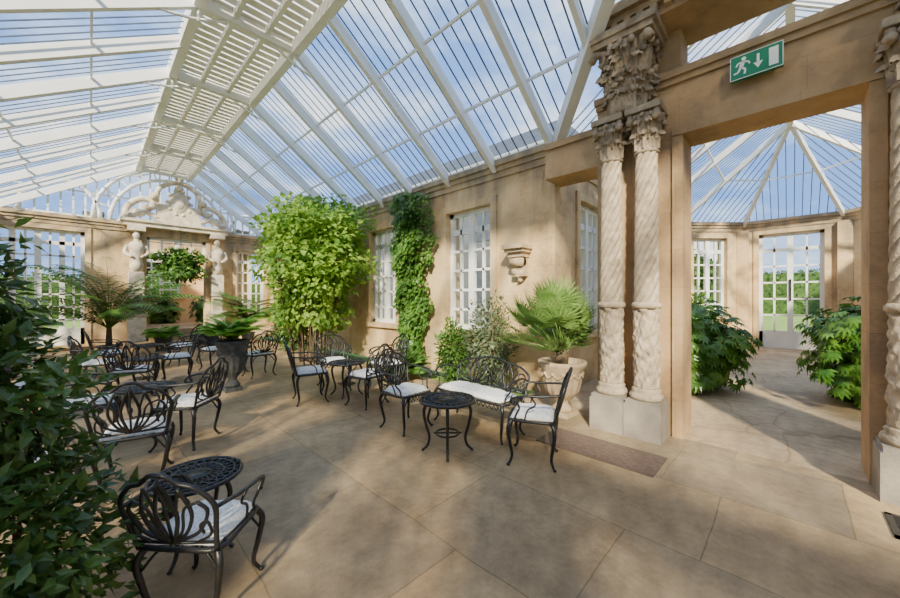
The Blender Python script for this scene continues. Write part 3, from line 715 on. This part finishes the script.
for i in range(56):
    a = i*2.399; el = R.uniform(.12,1.45); l = R.uniform(.42,.68); hx = Vector((math.cos(a),math.sin(a),0))
    d = (hx*math.cos(el)+Vector((0,0,math.sin(el)))).normalized(); b = Vector((0,0,.74))+hx*.04; tip = b+d*l+Vector((0,0,.0))
    tip.x = min(tip.x,.3); tip.y = max(tip.y,-.08)
    mb.tube([b,(b+tip)/2+Vector((0,0,.03)),tip],[.008,.006,.005],4)
    sd = d.cross(Vector((0,0,1))).normalized(); nn = d.cross(sd)
    for k in range(21):
        q = (k-10)/10*1.9; dd = d*math.cos(q)+sd*math.sin(q)-Vector((0,0,.05)); LL = R.uniform(.28,.36)*(1-.2*abs(q)/1.75)
        e = tip+dd.normalized()*LL
        if e.x > .62 or e.y < -.33: LL *= .5
        mb.leaf(tip,dd,nn,LL,.032)
ob("foliage", mb.mesh("foliage",M_lfP), root)
mb = MB(); mb.lathe([(.07,.55),(.08,.68),(.06,.78),(.02,.84)],seg=14); ob("trunk", mb.mesh("trunk",M_bark), root)
root = plant("potted_fern","bright green fern spilling from a weathered dark stone urn","potted plant",(1.52,6.12,0))
ob("urn", urn(.66,1.95).mesh("urn",M_dark), root, label="weathered dark stone urn")
mb = MB(); fronds(mb,(0,0,.78),100,.50,rise=.85,nl=18,ll=.11,lw=.03,up=.7,r0=.04); ob("foliage", mb.mesh("foliage",M_lfF), root)
for (x,y,h,L,n,lab,mt) in ((.30,11.0,.75,2.0,44,"tall feather palm with arching green fronds",M_lfM),(-1.0,8.5,.7,.85,20,"feather palm with drooping fronds near the windows",M_lfM),(3.45,12.2,.65,1.4,30,"feather palm with upright green fronds beside the doorway",M_lfM)):
    root = plant("feather_palm",lab,"palm",(x,y,0)); mb = MB(); fronds(mb,(0,0,h),n,L,rise=.95,nl=26,ll=.42,lw=.055,up=.6); ob("foliage", mb.mesh("foliage",mt), root)
    mb = MB(); mb.lathe([(.06,.3),(.055,h*.7),(.045,h)],seg=10); ob("trunk", mb.mesh("trunk",M_bark), root)
    ob("planter", urn(.6).mesh("planter",M_dark), root, label="small dark stone planter")
for (x,y,L) in ((1.4,12.3,.40),(2.5,12.3,.40)):
    root = plant("fern","lush green fern by the doorway steps","fern",(x,y,0)); mb = MB(); fronds(mb,(0,0,.38),44,L*1.15,nl=20,ll=.18,lw=.04,up=.5); ob("foliage", mb.mesh("foliage",M_lfF), root)
    ob("planter", urn(.62).mesh("planter",M_dark), root, label="small dark stone planter")
root = plant("hanging_basket","trailing green plant in a hanging basket in front of the doorway","hanging plant",(1.96,13.55,0))
mb = MB(); blob(mb,(0,0,2.45),(.6,.25,.5),2600,.12,.08,.3,.3)
for k in range(22):
    xx = R.uniform(-.5,.5); zz = 2.35; L_ = R.uniform(.2,.6)
    for j in range(int(L_*22)): mb.leaf((xx+R.uniform(-.04,.04),R.uniform(-.12,.12),zz-j*.045),rdir()+Vector((0,0,-.6)),rdir(),.09,.06)
ob("foliage", mb.mesh("foliage",M_lfM), root)
mb = MB(); mb.lathe([(.02,2.2),(.15,2.25),(.2,2.42)],seg=14)
for k in range(3): a = k*2.09; mb.tube([(.2*math.cos(a),.2*math.sin(a),2.42),(0,0,3.2)],.005,4)
mb.tube([(0,0,3.2),(0,0,3.55)],.005,4); ob("basket", mb.mesh("basket",M_iron), root)

def fatsia(name,label,loc,r,n,s=.17,mat=None,lump=.2):
    root = plant(name,label,"shrub",loc); mb = MB(); ph = [R.uniform(0,6) for _ in range(3)]
    for _ in range(n):
        d = rdir(); q = (.4+.62*R.random()**.6)*(1+lump*math.sin(d.x*5+ph[0])*math.sin(d.y*5+ph[1])+lump*.5*math.sin(d.z*9+ph[2])); p = Vector((d.x*r[0]*q,d.y*r[1]*q,max(.06,r[2]+d.z*r[2]*q))); nn = (d+Vector((0,0,1.0))+rdir()*.45).normalized()
        f = (d+Vector((0,0,-.1))+rdir()*.5); f = (f-nn*f.dot(nn)).normalized(); sd = nn.cross(f)
        for k in range(7):
            a = (k-3)*.48; mb.leaf(p,f*math.cos(a)+sd*math.sin(a)-nn*.15,nn,s*(1-.09*abs(k-3))*R.uniform(.85,1.15),s*.3)
    ob("foliage", mb.mesh("foliage",mat or M_lfG), root); mb = MB()
    for k in range(8):
        a = R.uniform(0,6.28); q = r[0]*.55; mb.tube(cr([(.04*math.cos(a),.04*math.sin(a),0),(q*.6*math.cos(a),q*.6*math.sin(a),r[2]*.6),(q*math.cos(a),q*math.sin(a),r[2]*1.3)],4),.012,5)
    ob("stem", mb.mesh("stem",M_bark), root)
fatsia("glossy_shrub","large glossy palmate-leaved shrub beside the stone path",(6.75,1.15,0),(.85,.72,.66),1200,.15)
fatsia("glossy_shrub","tall glossy palmate-leaved shrub beside the stone path",(7.1,-.88,0),(.95,.74,.74),1400,.15)
fatsia("glossy_shrub","glossy shrub further along the pavilion wall",(9.2,1.6,0),(.9,.5,.6),300)
fatsia("glossy_shrub","glossy shrub further along the pavilion wall",(9.4,-1.55,0),(.9,.5,.9),350)
shrub("conical_shrub","yellow-green conical shrub near the pavilion window",(11.0,1.7,0),(.3,.3,.8),900,.12,.05,M_lfG)
for (x,y,h) in ((.95,15.4,.5),(3.05,15.4,.55),(1.95,17.0,.5)):
    fatsia("terrace_shrub","leafy green shrub in the small room beyond the doorway",(x,y,.48),(.5,.45,h),260,.2,M_lfM)

root = plant("dark_shrub","large dense green glossy-leaved shrub standing on the paving","shrub",(-.28,2.2,0))
mb = MB()
blob(mb,(0.0,-.05,.42),(.42,.37,.42),2700,.075,.033,.3,.2,keep=lambda p:p.z>.02); blob(mb,(-.05,.02,.95),(.31,.30,.40),2100,.075,.033,.25,.3); blob(mb,(-.10,.04,1.42),(.22,.21,.32),900,.075,.033,.15,.4)
ob("foliage", mb.mesh("foliage",M_lfD), root); mb = MB()
for k in range(14):
    a = R.uniform(0,6.28); q = R.uniform(.05,.2)
    mb.tube(cr([(.04*math.cos(a),.04*math.sin(a),0),(q*.9*math.cos(a),q*.9*math.sin(a),.6),(q*math.cos(a)-.12,q*math.sin(a)+.04,R.uniform(1.1,1.6))],4),.005,5)
ob("stem", mb.mesh("stem",M_bark), root)

# ---------------------------------------------------------------- outside
mb = MB(); mb.box(17,30,7,46,-.2,8.6)
for k in range(9):
    for zz in (1.2,5): mb.box(16.95,17.02,9+k*4,10.4+k*4,zz,zz+2.2,1)
mb.add([(16.7,6.7,8.6),(16.7,46.3,8.6),(20,43,12.4),(20,10,12.4),(30.3,6.7,8.6),(30.3,46.3,8.6),(27,43,12.4),(27,10,12.4)],[(0,1,2,3),(4,7,6,5),(0,3,7,4),(1,5,6,2),(3,2,6,7)],1)
ob("country_house", mb.mesh("country_house",[M_house,M_slate]), label="grey stone house with slate roof seen through the glass", cat="house", kind="structure")
def hedge(x0,x1,y0,y1,h):
    mb = MB(); mb.box(x0+.2,x1-.2,y0+.2,y1-.2,-.15,h-.15)
    n = int(260*((x1-x0)+(y1-y0))*h/6)
    for _ in range(n):
        f = R.random(); p = Vector((R.uniform(x0,x1),R.uniform(y0,y1),R.uniform(-.1,h)))
        if f < .4: p.x = R.choice((x0,x1))+R.uniform(-.1,.1)
        elif f < .8: p.y = R.choice((y0,y1))+R.uniform(-.1,.1)
        else: p.z = h+R.uniform(-.15,.1)
        mb.leaf(p,rdir(),rdir(),.28,.2)
    ob("hedge", mb.mesh("hedge",M_lfH), label="clipped green hedge across the lawn outside", cat="hedge", group="garden hedges")
hedge(50,52,-16,16,4.2); hedge(-16,14,36,38,3.0); hedge(-12,-10,-8,19.5,2.4)
mb = MB(); blob(mb,(0,0,4.2),(2.7,2.7,2.9),2600,.7,.55,.6,.2); TF = mb.mesh("foliage",M_lfH)
mb = MB(); mb.lathe([(.35,-.2),(.25,1.5),(.18,3.5)],seg=10); TT = mb.mesh("trunk",M_bark)
for (x,y,s) in ((44,-9,1.0),(46,8,.9),(44,-22,1.0),(30,-22,.9),(-14,44,1.0),(6,46,1.0),(-18,10,.9),(-18,2,1.0),(13,-18,1.0),(-22,28,.9)):
    root = ob("tree", None, loc=(x,y,-.15), rot=R.uniform(0,6), label="round leafy green tree on the lawn outside", cat="tree", group="outside trees"); root.scale = (s,s,s)
    ob("foliage",TF,root); ob("trunk",TT,root)

# ---------------------------------------------------------------- world, sun, camera
w = bpy.data.worlds.new("World"); SC.world = w; w.use_nodes = True; N = w.node_tree.nodes; L = w.node_tree.links
bg = N['Background']; tc = N.new('ShaderNodeTexCoord'); mp = N.new('ShaderNodeMapping'); mp.inputs['Scale'].default_value = (1,1,2.2); L.new(tc.outputs['Generated'],mp.inputs['Vector'])
no = N.new('ShaderNodeTexNoise'); no.inputs['Scale'].default_value = 2.6; no.inputs['Detail'].default_value = 9; no.inputs['Roughness'].default_value = .58; L.new(mp.outputs[0],no.inputs['Vector'])
r = N.new('ShaderNodeValToRGB'); e = r.color_ramp.elements; e[0].position = .42; e[0].color = (.17,.31,.62,1); e[1].position = .66; e[1].color = (1.0,.95,.87,1); x = e.new(.53); x.color = (.40,.53,.76,1)
L.new(no.outputs['Fac'],r.inputs['Fac']); L.new(r.outputs['Color'],bg.inputs['Color']); bg.inputs['Strength'].default_value = 2.6
sl = bpy.data.lights.new("sun",'SUN'); sl.energy = 15; sl.angle = .06; sl.color = (1,.84,.60)
so = ob("sun", sl, loc=(-10,-10,20), label="warm sunlight", cat="sun"); so.rotation_euler = Vector((.74,.54,-.56)).to_track_quat('-Z','Y').to_euler()
cam = bpy.data.cameras.new("camera"); cam.lens = 14; cam.sensor_width = 36; cam.clip_start = .05; cam.clip_end = 300
co = bpy.data.objects.new("camera", cam); COL.objects.link(co); co.location = (0,0,1.4); co.rotation_euler = (pi/2,0,-math.radians(45.81)); SC.camera = co
